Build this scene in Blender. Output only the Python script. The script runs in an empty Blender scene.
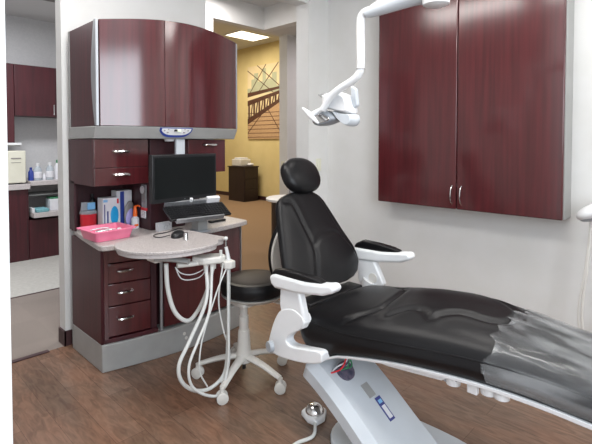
import bpy, bmesh, math, random
from mathutils import Vector, Matrix
random.seed(4)
PI = math.pi
SC = bpy.context.scene
COL = SC.collection

# ------------------------------------------------------------------ camera
cam_d = bpy.data.cameras.new('camera')
cam = bpy.data.objects.new('camera', cam_d)
COL.objects.link(cam)
YAW = math.atan(461 / 450)
PITCH = math.radians(1.7)
cam.location = (0, 0, 1.5)
cam.rotation_euler = (PI / 2 - PITCH, 0, -YAW)
cam_d.sensor_width = 36
cam_d.sensor_fit = 'HORIZONTAL'
cam_d.lens = 450 / 592 * 36
cam_d.shift_y = -(222 - (142 + 450 * math.tan(PITCH))) / 592
cam_d.clip_start = 0.02
SC.camera = cam

# ------------------------------------------------------------------ world, lights, exposure
world = bpy.data.worlds.new('world')
SC.world = world
world.use_nodes = True
world.node_tree.nodes['Background'].inputs[0].default_value = (0.75, 0.85, 1, 1)
world.node_tree.nodes['Background'].inputs[1].default_value = 1.0
SC.view_settings.view_transform = 'Standard'
SC.view_settings.look = 'None'
SC.view_settings.gamma = 1
SC.view_settings.exposure = 0.16


def area(name, loc, sx, sy, power, color, rot=(0, 0, 0)):
    d = bpy.data.lights.new(name, 'AREA')
    d.shape = 'RECTANGLE'
    d.size, d.size_y = sx, sy
    d.energy = power
    d.color = color
    o = bpy.data.objects.new(name, d)
    o.location = loc
    o.rotation_euler = rot
    COL.objects.link(o)
    return o


area('window_daylight', (0.1, -1.47, 1.98), 1.8, 1.85, 80, (0.86, 0.93, 1.0), (PI / 2, 0, 0))
TROFFERS = [(0.9, 1.0), (2.3, 1.0), (0.9, 2.35), (2.6, -0.6)]
for i, (x, y) in enumerate(TROFFERS):
    area('ceiling_lamp_light', (x, y, 3.13), 0.56, 1.1, 18, (1.0, 0.985, 0.97))
area('corridor_lamp_light', (0.6, 2.9, 3.13), 0.5, 0.5, 3, (1.0, 0.95, 0.9))
area('clean_room_light', (1.0, 5.2, 3.13), 1.1, 0.56, 64, (0.97, 0.97, 1.0))
area('hall_light', (2.9, 3.9, 3.13), 0.5, 0.3, 15, (1.0, 0.95, 0.92))
area('hall_right_light', (5.4, 3.7, 3.0), 0.9, 0.5, 16, (1.0, 0.9, 0.93))
area('reception_light', (6.0, 8.6, 3.9), 0.9, 1.2, 85, (1.0, 0.91, 0.76))
area('reception_light_b', (4.4, 6.5, 3.9), 0.9, 1.2, 55, (1.0, 0.91, 0.76))


# ------------------------------------------------------------------ materials
def srgb(h):
    r = [int(h[i:i + 2], 16) / 255 for i in (0, 2, 4)]
    return tuple((c / 12.92 if c <= 0.04045 else ((c + 0.055) / 1.055) ** 2.4) for c in r) + (1,)


def base_mat(name):
    m = bpy.data.materials.new(name)
    m.use_nodes = True
    nt = m.node_tree
    return m, nt, nt.nodes['Principled BSDF']


def coords(nt, scale=(1, 1, 1), rot=(0, 0, 0)):
    tc = nt.nodes.new('ShaderNodeTexCoord')
    mp = nt.nodes.new('ShaderNodeMapping')
    mp.inputs['Scale'].default_value = scale
    mp.inputs['Rotation'].default_value = rot
    nt.links.new(tc.outputs['Object'], mp.inputs['Vector'])
    return mp.outputs['Vector']


def noisy(name, c1, c2, scale=(20, 20, 20), rough=0.5, metal=0.0, coat=0.0, bump=0.0, nscale=1.0, detail=3, spec=0.5,
          lo=0.35, hi=0.65, coat_rough=0.1):
    m, nt, p = base_mat(name)
    v = coords(nt, scale)
    n = nt.nodes.new('ShaderNodeTexNoise')
    n.inputs['Scale'].default_value = nscale
    n.inputs['Detail'].default_value = detail
    nt.links.new(v, n.inputs['Vector'])
    r = nt.nodes.new('ShaderNodeValToRGB')
    r.color_ramp.elements[0].position = lo
    r.color_ramp.elements[1].position = hi
    r.color_ramp.elements[0].color = srgb(c1)
    r.color_ramp.elements[1].color = srgb(c2)
    nt.links.new(n.outputs['Fac'], r.inputs['Fac'])
    nt.links.new(r.outputs['Color'], p.inputs['Base Color'])
    p.inputs['Roughness'].default_value = rough
    p.inputs['Metallic'].default_value = metal
    p.inputs['Coat Weight'].default_value = coat
    p.inputs['Coat Roughness'].default_value = coat_rough
    p.inputs['Specular IOR Level'].default_value = spec
    if bump:
        b = nt.nodes.new('ShaderNodeBump')
        b.inputs['Strength'].default_value = bump
        b.inputs['Distance'].default_value = 0.002
        nt.links.new(n.outputs['Fac'], b.inputs['Height'])
        nt.links.new(b.outputs['Normal'], p.inputs['Normal'])
    return m


def emis(name, col, strength):
    m, nt, p = base_mat(name)
    p.inputs['Base Color'].default_value = (0.8, 0.8, 0.8, 1)
    p.inputs['Emission Color'].default_value = srgb(col)
    p.inputs['Emission Strength'].default_value = strength
    return m


M = {}
M['wall'] = noisy('wall_paint', 'd6d6d4', 'd9d9d8', (6, 6, 6), 0.75, nscale=1)
M['wall_dim'] = noisy('wall_paint_dimmed', 'c6c7c8', 'cccccd', (6, 6, 6), 0.8, nscale=8)  # wall paint toned greyer: the clean room's dim light put into the colour
M['trimwhite'] = noisy('white_trim_paint', 'e4e6e8', 'eaebec', (6, 6, 6), 0.5)
M['yellow'] = noisy('yellow_wall_paint', 'd8c58c', 'decb93', (3, 3, 3), 0.8)
M['ceil'] = noisy('ceiling_tile', 'c9c9c9', 'd4d4d4', (30, 30, 30), 0.9, nscale=4)
M['cherry'] = noisy('cherry_laminate', '421519', '521a1f', (26, 26, 1.3), 0.5, coat=0.9, nscale=1.4, detail=6, coat_rough=0.14, spec=0.15)
M['cherry'].node_tree.nodes['Principled BSDF'].inputs['Coat IOR'].default_value = 1.7
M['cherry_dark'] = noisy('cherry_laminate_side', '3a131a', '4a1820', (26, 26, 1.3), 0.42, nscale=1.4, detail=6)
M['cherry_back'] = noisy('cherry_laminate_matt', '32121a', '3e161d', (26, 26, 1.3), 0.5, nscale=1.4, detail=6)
M['basewood'] = noisy('dark_vinyl_base', '3c2326', '432a2c', (10, 10, 10), 0.5)
M['laminate'] = noisy('speckled_laminate', '938b8a', 'c2bcba', (160, 160, 160), 0.4, nscale=1.6, detail=2, lo=0.38, hi=0.58)
M['lamedge'] = noisy('laminate_edge', 'b9b2b2', 'c6c0bf', (90, 90, 90), 0.4)
M['greypl'] = noisy('grey_painted_metal', '9a9b9a', 'a1a2a1', (8, 8, 8), 0.38)
M['silver'] = noisy('brushed_aluminium', 'a0a2a6', 'acaeb2', (60, 60, 2), 0.45, metal=0.7)
M['chrome'] = noisy('chrome', 'd8d8d8', 'e4e4e4', (5, 5, 5), 0.15, metal=1.0)
M['white'] = noisy('white_plastic', 'e2e4e6', 'e8eaec', (6, 6, 6), 0.32, coat=0.2)
M['offwhite'] = noisy('warm_white_plastic', 'd2d0cb', 'd9d7d2', (6, 6, 6), 0.4)
M['hose'] = noisy('grey_silicone_hose', 'd0d2d0', 'd9dbd9', (6, 6, 6), 0.45)
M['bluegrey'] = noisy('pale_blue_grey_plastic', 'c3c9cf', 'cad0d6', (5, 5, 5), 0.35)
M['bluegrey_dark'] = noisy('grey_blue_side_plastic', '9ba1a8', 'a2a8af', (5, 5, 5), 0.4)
M['leather'] = noisy('black_leather', '0f0f11', '161517', (150, 150, 150), 0.38, bump=0.06, nscale=1.5, spec=0.27)
M['leather_brown'] = noisy('dark_brown_leather', '1f1817', '28201d', (150, 150, 150), 0.5, bump=0.1, nscale=1.5, spec=0.25)
M['black'] = noisy('black_plastic', '151618', '1d1e21', (20, 20, 20), 0.4)
M['screen'] = noisy('dark_screen', '0d1112', '101415', (3, 3, 3), 0.35, spec=0.25)
M['pink'] = noisy('pink_plastic', 'ee7c9d', 'f488a8', (9, 9, 9), 0.4)
M['red'] = noisy('red_plastic', 'd22a38', 'da3340', (9, 9, 9), 0.35)
M['blue'] = noisy('blue_print', '2b3f8f', '3148a0', (9, 9, 9), 0.4)
M['cyan'] = noisy('cyan_print', '1e9fdc', '2aaae4', (9, 9, 9), 0.4)
M['skyblue'] = noisy('light_blue_plastic', '79b9e8', '8cc4ec', (9, 9, 9), 0.35)
M['lilac'] = noisy('lilac_print', 'a59bd8', 'b2a8e2', (9, 9, 9), 0.4)
M['taupe'] = noisy('taupe_print', '84807f', '8f8a88', (9, 9, 9), 0.4)
M['orange'] = noisy('orange_plastic', 'f0671c', 'f57326', (9, 9, 9), 0.35)
M['card'] = noisy('white_cardboard', 'dcdde2', 'e5e6ea', (9, 9, 9), 0.6)
M['paper'] = noisy('printed_paper', 'b4b7c2', 'eceef0', (90, 90, 300), 0.6, lo=0.42, hi=0.5)
M['cream'] = noisy('cream_plastic', 'd6d5c4', 'dcdbcb', (6, 6, 6), 0.45)
M['green'] = noisy('green_plastic', '3a7f5a', '469066', (9, 9, 9), 0.35)
M['teal'] = noisy('teal_cloth', '6aa3ad', '80b2ba', (60, 60, 60), 0.8)
M['navy'] = noisy('navy_ink', '3a4080', '454b8c', (9, 9, 9), 0.5)
M['brown_print'] = noisy('brown_print', '46291c', '583623', (14, 14, 14), 0.7)
M['deck_print'] = noisy('deck_print', 'b08d68', 'c9a67e', (3, 40, 40), 0.7)
M['sand_print'] = noisy('sand_print', 'dcc79a', 'e2cfa6', (3, 3, 3), 0.7)
M['haze_print'] = noisy('grey_green_print', 'a9ab8e', 'b4b598', (3, 3, 3), 0.7)
M['darkwood'] = noisy('dark_wood', '1f1518', '2a1b1f', (20, 20, 2), 0.45)
M['carpet'] = noisy('taupe_carpet', '79706b', '8d837b', (220, 220, 220), 0.95, nscale=1.5, bump=0.5)
M['carpet_tan'] = noisy('tan_carpet', '846a50', '90755a', (160, 160, 160), 0.95, nscale=1.5, bump=0.5)
M['vinyl'] = noisy('pale_vinyl_floor', 'b9b8b2', 'c4c3bd', (14, 14, 14), 0.45, nscale=2)
M['wires'] = noisy('bundle_dark', '3c3f55', '6a6070', (40, 40, 40), 0.5)
M['diffuser'] = emis('lamp_diffuser', 'fff6e6', 2.2)
M['diffuser_warm'] = emis('lamp_diffuser_warm', 'fff3d8', 3.0)
M['lcd'] = emis('green_display', '9fd03c', 0.5)


def glassy(name, col, alpha, rough=0.1):
    m, nt, p = base_mat(name)
    p.inputs['Base Color'].default_value = srgb(col)
    p.inputs['Roughness'].default_value = rough
    p.inputs['Alpha'].default_value = alpha
    return m


M['clear'] = glassy('clear_plastic', 'dfe6ec', 0.35)
M['bottleclear'] = glassy('clear_bottle', 'c8d4dc', 0.55)


def wood_floor():
    m, nt, p = base_mat('plank_floor')
    v = coords(nt, (1, 1, 1), (0, 0, PI / 2))
    b = nt.nodes.new('ShaderNodeTexBrick')
    b.offset = 0.37
    b.inputs['Scale'].default_value = 1
    b.inputs['Brick Width'].default_value = 1.22
    b.inputs['Row Height'].default_value = 0.152
    b.inputs['Mortar Size'].default_value = 0.0012
    b.inputs['Mortar Smooth'].default_value = 0.3
    b.inputs['Bias'].default_value = 0
    b.inputs['Color1'].default_value = srgb('7e6555')
    b.inputs['Color2'].default_value = srgb('6e5748')
    b.inputs['Mortar'].default_value = srgb('58443a')
    nt.links.new(v, b.inputs['Vector'])
    v2 = coords(nt, (26, 6, 26))
    n = nt.nodes.new('ShaderNodeTexNoise')
    n.inputs['Scale'].default_value = 1.2
    n.inputs['Detail'].default_value = 7
    n.inputs['Distortion'].default_value = 1.2
    nt.links.new(v2, n.inputs['Vector'])
    r = nt.nodes.new('ShaderNodeValToRGB')
    r.color_ramp.elements[0].position = 0.3
    r.color_ramp.elements[0].color = (0.72, 0.69, 0.67, 1)
    r.color_ramp.elements[1].position = 0.65
    r.color_ramp.elements[1].color = (1.12, 1.1, 1.08, 1)
    nt.links.new(n.outputs['Fac'], r.inputs['Fac'])
    v3 = coords(nt, (3.2, 1.6, 3))
    n3 = nt.nodes.new('ShaderNodeTexNoise')
    n3.inputs['Scale'].default_value = 1.5
    n3.inputs['Detail'].default_value = 4
    nt.links.new(v3, n3.inputs['Vector'])
    r3 = nt.nodes.new('ShaderNodeValToRGB')
    r3.color_ramp.elements[0].position = 0.35
    r3.color_ramp.elements[0].color = (0.86, 0.9, 0.92, 1)
    r3.color_ramp.elements[1].position = 0.65
    r3.color_ramp.elements[1].color = (1.12, 1.0, 0.94, 1)
    nt.links.new(n3.outputs['Fac'], r3.inputs['Fac'])
    mx = nt.nodes.new('ShaderNodeMix')
    mx.data_type = 'RGBA'
    mx.blend_type = 'MULTIPLY'
    mx.inputs[0].default_value = 1
    nt.links.new(b.outputs['Color'], mx.inputs[6])
    nt.links.new(r.outputs['Color'], mx.inputs[7])
    mx2 = nt.nodes.new('ShaderNodeMix')
    mx2.data_type = 'RGBA'
    mx2.blend_type = 'MULTIPLY'
    mx2.inputs[0].default_value = 1
    nt.links.new(mx.outputs[2], mx2.inputs[6])
    nt.links.new(r3.outputs['Color'], mx2.inputs[7])
    nt.links.new(mx2.outputs[2], p.inputs['Base Color'])
    p.inputs['Roughness'].default_value = 0.26
    bp = nt.nodes.new('ShaderNodeBump')
    bp.inputs['Strength'].default_value = 0.25
    bp.inputs['Distance'].default_value = 0.002
    nt.links.new(n.outputs['Fac'], bp.inputs['Height'])
    nt.links.new(bp.outputs['Normal'], p.inputs['Normal'])
    return m


M['floor'] = wood_floor()


def carpet_tiles(m, size=0.5):
    nt = m.node_tree
    p = nt.nodes['Principled BSDF']
    src = p.inputs['Base Color'].links[0].from_socket
    ck = nt.nodes.new('ShaderNodeTexChecker')
    ck.inputs['Scale'].default_value = 1 / size
    ck.inputs['Color1'].default_value = (0.95, 0.95, 0.95, 1)
    ck.inputs['Color2'].default_value = (1.0, 1.0, 1.0, 1)
    nt.links.new(coords(nt), ck.inputs['Vector'])
    mx = nt.nodes.new('ShaderNodeMix')
    mx.data_type = 'RGBA'
    mx.blend_type = 'MULTIPLY'
    mx.inputs[0].default_value = 1
    nt.links.new(src, mx.inputs[6])
    nt.links.new(ck.outputs['Color'], mx.inputs[7])
    nt.links.new(mx.outputs[2], p.inputs['Base Color'])


carpet_tiles(M['carpet'])


def plastic_wrap():
    m, nt, p = base_mat('clear_wrap')
    p.inputs['Base Color'].default_value = (0.36, 0.37, 0.38, 1)
    p.inputs['Roughness'].default_value = 0.11
    p.inputs['Specular IOR Level'].default_value = 1.0
    v = coords(nt, (14, 3.0, 14))
    n = nt.nodes.new('ShaderNodeTexNoise')
    n.inputs['Scale'].default_value = 1
    n.inputs['Detail'].default_value = 2
    nt.links.new(v, n.inputs['Vector'])
    b = nt.nodes.new('ShaderNodeBump')
    b.inputs['Strength'].default_value = 0.5
    b.inputs['Distance'].default_value = 0.01
    nt.links.new(n.outputs['Fac'], b.inputs['Height'])
    nt.links.new(b.outputs['Normal'], p.inputs['Normal'])
    tr = nt.nodes.new('ShaderNodeBsdfTransparent')
    r = nt.nodes.new('ShaderNodeValToRGB')
    r.color_ramp.elements[0].position = 0.4
    r.color_ramp.elements[0].color = (0.06, 0.06, 0.06, 1)
    r.color_ramp.elements[1].position = 0.62
    r.color_ramp.elements[1].color = (0.34, 0.34, 0.34, 1)
    nt.links.new(n.outputs['Fac'], r.inputs['Fac'])
    mix = nt.nodes.new('ShaderNodeMixShader')
    nt.links.new(r.outputs['Color'], mix.inputs[0])
    nt.links.new(tr.outputs[0], mix.inputs[1])
    nt.links.new(p.outputs[0], mix.inputs[2])
    nt.links.new(mix.outputs[0], nt.nodes['Material Output'].inputs['Surface'])
    return m


M['wrap'] = plastic_wrap()


# ------------------------------------------------------------------ mesh helpers
def smooth_pts(pts, n=6):
    P = [Vector(p) for p in pts]
    if len(P) < 3:
        return P
    out = []
    for i in range(len(P) - 1):
        p0 = P[i - 1] if i else P[0] * 2 - P[1]
        p1, p2 = P[i], P[i + 1]
        p3 = P[i + 2] if i + 2 < len(P) else P[-1] * 2 - P[-2]
        for k in range(n):
            t = k / n
            out.append(0.5 * ((2 * p1) + (p2 - p0) * t + (2 * p0 - 5 * p1 + 4 * p2 - p3) * t * t + (3 * p1 - p0 - 3 * p2 + p3) * t ** 3))
    out.append(P[-1])
    return out


class B:
    def __init__(s):
        s.m = bmesh.new()

    def box(s, x0, x1, y0, y1, z0, z1):
        v = [s.m.verts.new(p) for p in ((x0, y0, z0), (x1, y0, z0), (x1, y1, z0), (x0, y1, z0), (x0, y0, z1), (x1, y0, z1), (x1, y1, z1), (x0, y1, z1))]
        for f in ((0, 3, 2, 1), (4, 5, 6, 7), (0, 1, 5, 4), (1, 2, 6, 5), (2, 3, 7, 6), (3, 0, 4, 7)):
            s.m.faces.new([v[i] for i in f])
        return s

    def loft(s, rings, cap=True, closed=True):
        R = [[s.m.verts.new(p) for p in r] for r in rings]
        n = len(R[0])
        for a, b in zip(R, R[1:]):
            for i in range(n if closed else n - 1):
                j = (i + 1) % n
                s.m.faces.new((a[i], a[j], b[j], b[i]))
        if cap and closed:
            s.m.faces.new(R[0][::-1])
            s.m.faces.new(R[-1])
        return s

    def prism(s, pts, axis, lo, hi):
        def mk(u, v, w):
            return {'x': (w, u, v), 'y': (u, w, v), 'z': (u, v, w)}[axis]
        return s.loft([[mk(u, v, lo) for u, v in pts], [mk(u, v, hi) for u, v in pts]])

    def tube(s, pts, r, seg=10, sm=6, flat=None):
        P = smooth_pts(pts, sm) if sm else [Vector(p) for p in pts]
        rr = r if callable(r) else (lambda t: r)
        rings = []
        up = None
        for i, p in enumerate(P):
            t = (P[min(i + 1, len(P) - 1)] - P[max(i - 1, 0)]).normalized()
            if up is None:
                up = Vector((0, 0, 1)) if abs(t.z) < 0.9 else Vector((1, 0, 0))
            a = t.cross(up).normalized()
            b = a.cross(t).normalized()
            up = b
            rad = rr(i / (len(P) - 1))
            rings.append([p + (a * math.cos(q) + b * math.sin(q) * (flat or 1)) * rad for q in [2 * PI * k / seg for k in range(seg)]])
        return s.loft(rings)

    def cyl(s, p0, p1, r0, r1=None, seg=20):
        r1 = r0 if r1 is None else r1
        return s.tube([p0, p1], lambda t: r0 + (r1 - r0) * t, seg, 0)

    def lathe(s, c, prof, seg=28, sx=1, sy=1):
        rings = []
        for r, z in prof:
            rings.append([(c[0] + r * sx * math.cos(2 * PI * k / seg), c[1] + r * sy * math.sin(2 * PI * k / seg), c[2] + z) for k in range(seg)])
        return s.loft(rings)

    def ball(s, c, r, rot=None, seg=24, pw=1.0):
        rings = []
        n = 14
        for i in range(n + 1):
            th = PI * (0.02 + 0.96 * i / n)
            ring = []
            for k in range(seg):
                q = 2 * PI * k / seg
                def sp(x): return math.copysign(abs(x) ** pw, x)
                v = Vector((r[0] * sp(math.sin(th)) * sp(math.cos(q)), r[1] * sp(math.sin(th)) * sp(math.sin(q)), -r[2] * sp(math.cos(th))))
                if rot:
                    v = rot @ v
                ring.append(Vector(c) + v)
            rings.append(ring)
        return s.loft(rings)

    def xf(s, mat):
        bmesh.ops.transform(s.m, matrix=mat, verts=s.m.verts)
        return s

    def o(s, name, mat, parent=None, bevel=0, smooth=True, angle=40, mods=None, sub=0):
        bmesh.ops.recalc_face_normals(s.m, faces=s.m.faces)
        me = bpy.data.meshes.new(name)
        off = Vector((0, 0, 0))
        if parent is not None:
            q = parent
            while q is not None:
                off += q.location
                q = q.parent
        else:
            xs = [v.co for v in s.m.verts]
            off = Vector(((min(v.x for v in xs) + max(v.x for v in xs)) / 2, (min(v.y for v in xs) + max(v.y for v in xs)) / 2, min(v.z for v in xs)))
        bmesh.ops.translate(s.m, verts=s.m.verts, vec=-off)
        s.m.to_mesh(me)
        s.m.free()
        ob = bpy.data.objects.new(name, me)
        COL.objects.link(ob)
        me.materials.append(M[mat])
        if parent is not None:
            ob.parent = parent
        else:
            ob.location = off
        if bevel:
            b = ob.modifiers.new('bevel', 'BEVEL')
            b.width = bevel
            b.segments = 3
            b.limit_method = 'ANGLE'
            b.angle_limit = math.radians(35)
        if sub:
            b = ob.modifiers.new('subdivision', 'SUBSURF')
            b.levels = b.render_levels = sub
        if smooth:
            for p in me.polygons:
                p.use_smooth = True
            try:
                me.set_sharp_from_angle(angle=math.radians(angle))
            except Exception:
                pass
        return ob


def thing(name, loc, label, cat, group=None):
    o = bpy.data.objects.new(name, None)
    o.empty_display_size = 0.05
    COL.objects.link(o)
    o.location = loc
    return tag(o, label, cat, group)


def tag(o, label, cat, group=None):
    o['label'] = label
    o['category'] = cat
    if group:
        o['group'] = group
    return o


def struct(o):
    o['kind'] = 'structure'
    return o


def box(*a):
    return B().box(*a)


# ================================================================== STRUCTURE
XR = 3.40
struct(box(-1.3, 3.5, -1.6, 3.5, -0.1, 0).o('floor', 'floor', smooth=False))
struct(box(-1.3, 2.62, 3.5, 4.94, -0.1, 0).o('floor', 'carpet', smooth=False))
struct(box(-1.3, 2.62, 4.94, 7.1, -0.1, 0).o('floor', 'vinyl', smooth=False))
struct(box(2.62, 8.0, 3.5, 12.2, -0.1, 0).o('floor', 'carpet_tan', smooth=False))
struct(box(3.5, 8.0, 2.7, 3.5, -0.1, 0).o('floor', 'carpet_tan', smooth=False))
struct(box(-1.2, 2.62, 4.93, 4.95, 0, 0.004).o('trim_2', 'basewood', smooth=False))
struct(box(-1.2, 1.04, 3.475, 3.515, 0, 0.006).o('trim_1', 'basewood', smooth=False))
# ceilings
struct(box(-1.3, 3.5, -1.6, 4.3, 3.2, 3.3).o('ceiling', 'ceil', smooth=False))
struct(box(-1.3, 2.62, 4.3, 7.1, 3.2, 3.3).o('ceiling', 'ceil', smooth=False))
struct(box(3.5, 3.83, 3.04, 4.3, 3.2, 3.3).o('ceiling', 'ceil', smooth=False))
struct(box(3.95, 8.0, 2.7, 4.79, 3.04, 3.14).o('ceiling', 'ceil', smooth=False))
struct(box(2.7, 3.95, 4.4, 4.79, 3.04, 3.14).o('ceiling', 'ceil', smooth=False))
struct(box(2.6, 8.0, 4.79, 12.2, 4.0, 4.1).o('ceiling', 'ceil', smooth=False))
struct(box(2.6, 8.0, 4.79, 4.85, 3.14, 4.0).o('wall_reception_drop', 'yellow', smooth=False))
# treatment room walls
struct(box(XR, 3.5, -1.6, 2.88, 0, 3.2).o('wall_right', 'wall', smooth=False))
struct(box(3.12, 3.5, 2.88, 3.04, 0, 3.2).o('wall_right_return', 'wall', smooth=False))
struct(box(2.4, 3.12, 2.9, 3.04, 2.8, 3.2).o('wall_opening_header', 'wall', smooth=False))
struct(box(1.156, 2.4, 3.5, 3.61, 0, 3.2).o('wall_back', 'wall', smooth=False))
struct(box(-1.3, 0.347, 1.5, 1.62, 0, 3.2).o('wall_near_left', 'trimwhite', smooth=False))
struct(box(-1.4, -1.3, -1.6, 7.1, 0, 3.2).o('wall_left', 'wall', smooth=False))
wf = B().box(-1.3, -0.85, -1.6, -1.5, 0, 3.2).box(1.05, 3.5, -1.6, -1.5, 0, 3.2).box(-0.85, 1.05, -1.6, -1.5, 0, 1.02).box(-0.85, 1.05, -1.6, -1.5, 2.95, 3.2)
struct(wf.o('wall_front', 'wall', smooth=False))
wfr = B()
for x in (-0.85, 0.08, 1.01):
    wfr.box(x, x + 0.04, -1.58, -1.52, 1.02, 2.95)
wfr.box(-0.85, 1.05, -1.58, -1.52, 1.02, 1.06).box(-0.85, 1.05, -1.58, -1.52, 2.91, 2.95)
struct(wfr.o('window_1', 'trimwhite', smooth=False))
# far rooms
struct(box(-1.3, 2.7, 7.0, 7.1, 0, 3.2).o('wall_clean_room_back', 'wall_dim', smooth=False))
struct(box(2.62, 2.72, 4.4, 12.2, 0, 4.0).o('wall_clean_room_right', 'wall_dim', smooth=False))
struct(box(1.9, 3.05, 4.3, 4.4, 0, 3.2).o('wall_hall', 'wall', smooth=False))
struct(box(3.05, 3.83, 4.3, 4.4, 2.92, 3.2).o('wall_hall_header', 'wall', smooth=False))
struct(box(3.83, 3.95, 3.04, 4.4, 2.92, 3.2).o('wall_hall_side_header', 'wall', smooth=False))
struct(box(4.56, 7.7, 4.63, 4.79, 0, 3.04).o('wall_reception_partition', 'wall', smooth=False))
struct(box(7.7, 7.8, 2.7, 12.2, 0, 4.0).o('wall_reception_right', 'yellow', smooth=False))
struct(box(2.6, 7.8, 12.1, 12.2, 0, 4.0).o('wall_reception_back', 'yellow', smooth=False))
struct(box(3.5, 7.8, 2.6, 2.7, 0, 3.04).o('wall_hall_end', 'wall', smooth=False))
struct(box(7.68, 7.7, 4.8, 12.1, 0, 0.1).o('baseboard_reception', 'basewood', smooth=False))
struct(box(1.146, 1.2, 3.488, 3.5, 0, 0.11).o('baseboard_back', 'basewood', smooth=False))
struct(box(1.144, 1.156, 3.488, 3.61, 0, 0.11).o('baseboard_pillar', 'basewood', smooth=False))
struct(box(XR - 0.012, XR, -1.5, 2.88, 0, 0.1).o('baseboard_right', 'basewood', smooth=False))

# ceiling lamps of the treatment room
for i, (x, y) in enumerate(TROFFERS):
    t = thing('ceiling_light', (x, y, 3.14), 'recessed rectangular ceiling light over the treatment room', 'light', 'treatment room ceiling lights')
    f = B()
    for a in ((x - 0.31, x + 0.31, y - 0.61, y - 0.58), (x - 0.31, x + 0.31, y + 0.58, y + 0.61), (x - 0.31, x - 0.28, y - 0.58, y + 0.58), (x + 0.28, x + 0.31, y - 0.58, y + 0.58)):
        f.box(*a, 3.17, 3.2)
    f.o('frame', 'trimwhite', t, smooth=False)
    box(x - 0.28, x + 0.28, y - 0.58, y + 0.58, 3.18, 3.195).o('diffuser', 'diffuser', t, smooth=False)
t = thing('ceiling_light', (6.87, 8.15, 3.97), 'bright square recessed ceiling light above the yellow reception wall', 'light')
box(6.4, 7.25, 7.95, 8.55, 3.985, 3.999).o('diffuser', 'diffuser_warm', t, smooth=False)
f = B()
for a in ((6.37, 7.28, 7.92, 7.95), (6.37, 7.28, 8.55, 8.58), (6.37, 6.4, 7.95, 8.55), (7.25, 7.28, 7.95, 8.55)):
    f.box(*a, 3.98, 4.0)
f.o('frame', 'trimwhite', t, smooth=False)

# ================================================================== OVERHEAD CABINET
X0, X1 = 1.18, 2.31


def bow(x, y0, y1, bulge):
    t = (x - X0) / (X1 - X0)
    return y0 + (y1 - y0) * t - bulge * math.sin(PI * min(max(t, 0), 1))


def topz(x):
    t = (x - X0) / (X1 - X0)
    return 2.285 + 0.015 * t + 0.045 * math.sin(PI * t)


def bow_panel(x0, x1, yf, th, z0, z1, n=16, inset=0):
    rings = []
    for i in range(n + 1):
        x = x0 + (x1 - x0) * i / n
        y = yf(x)
        zt = z1(x) if callable(z1) else z1
        rings.append([(x, y, z0), (x, y, zt), (x, y + th, zt), (x, y + th, z0)])
    return B().loft(rings)


oh = thing('overhead_cabinet', (1.75, 3.2, 1.6), 'cherry overhead cabinet with bowed doors, silver edge trims and grey light valance', 'cabinet')
yu = lambda x: bow(x, 2.95, 2.93, 0.13)
bow_panel(X0 + 0.006, X1 - 0.006, lambda x: yu(x) + 0.026, 0.3, 1.61, topz).o('body', 'cherry_dark', oh)
b = B().box(X0, X0 + 0.02, 2.97, 3.40, 1.605, 2.285)
b.o('side_panel', 'cherry_dark', oh, 0.002)
box(X0 - 0.002, X0 + 0.02, 3.40, 3.425, 1.605, 2.285).o('rear_strip', 'greypl', oh)['label'] = 'greyish rear edge strip'
box(X0 + 0.045, X1 - 0.01, 3.1, 3.499, 1.61, 2.285).o('rear_carcass', 'cherry_back', oh)
XM = 1.60
bow_panel(X0 + 0.022, XM - 0.0015, yu, 0.022, 1.607, lambda x: topz(x) + 0.003).o('door', 'cherry', oh, 0.0015)
bow_panel(XM + 0.0015, X1 - 0.014, yu, 0.022, 1.607, lambda x: topz(x) + 0.003).o('door', 'cherry', oh, 0.0015)
# silver trim: a lens shaped strip at the left corner
rings = []
for i in range(21):
    t = i / 20
    z = 1.606 + (2.29 - 1.606) * t
    w = 0.012 + 0.05 * math.sin(PI * t)
    rings.append([(X0 - 0.004, 2.945 + w + 0.012, z), (X0 - 0.004, 2.945, z), (X0 + 0.014, 2.937, z), (X0 + 0.014, 2.95, z)])
B().loft(rings).o('corner_trim', 'silver', oh, 0.003)
box(X1 - 0.014, X1, 2.925, 2.97, 1.606, 2.3).o('corner_trim', 'silver', oh, 0.003)
# valance, undercut
rings = []
for i in range(25):
    x = X0 - 0.004 + (X1 - X0 + 0.008) * i / 24
    y = yu(x)
    rings.append([(x, y + 0.045, 1.523), (x, y + 0.0, 1.604), (x, 3.42, 1.604), (x, 3.42, 1.523)])
val = B().loft(rings).o('light_valance', 'greypl', oh, 0.004)
# control panel on the valance
cp = []
for i in range(21):
    x = 1.565 + 0.245 * i / 20
    t = (i / 20) * 2 - 1
    zb = 1.533 + 0.045 * abs(t) ** 4
    y = yu(x) - 0.004
    cp.append([(x, y + 0.04 * (1.604 - zb) / 0.081, zb), (x, y, 1.6), (x, y + 0.02, 1.6), (x, y + 0.03 + 0.04 * (1.604 - zb) / 0.081, zb)])
cpo = B().loft(cp).o('control_panel', 'blue', val)
cp = []
for i in range(21):
    x = 1.577 + 0.221 * i / 20
    t = (i / 20) * 2 - 1
    zb = 1.548 + 0.03 * abs(t) ** 4
    y = yu(x) - 0.007
    cp.append([(x, y + 0.04 * (1.604 - zb) / 0.081, zb), (x, y + 0.004, 1.594), (x, y + 0.02, 1.594), (x, y + 0.03 + 0.04 * (1.604 - zb) / 0.081, zb)])
B().loft(cp).o('panel_face', 'white', val)
box(1.665, 1.685, yu(1.7) - 0.004, yu(1.7) + 0.02, 1.574, 1.588).o('display', 'black', val)
box(1.685, 1.712, yu(1.72) - 0.004, yu(1.72) + 0.02, 1.574, 1.588).o('display', 'lcd', val)
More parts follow.
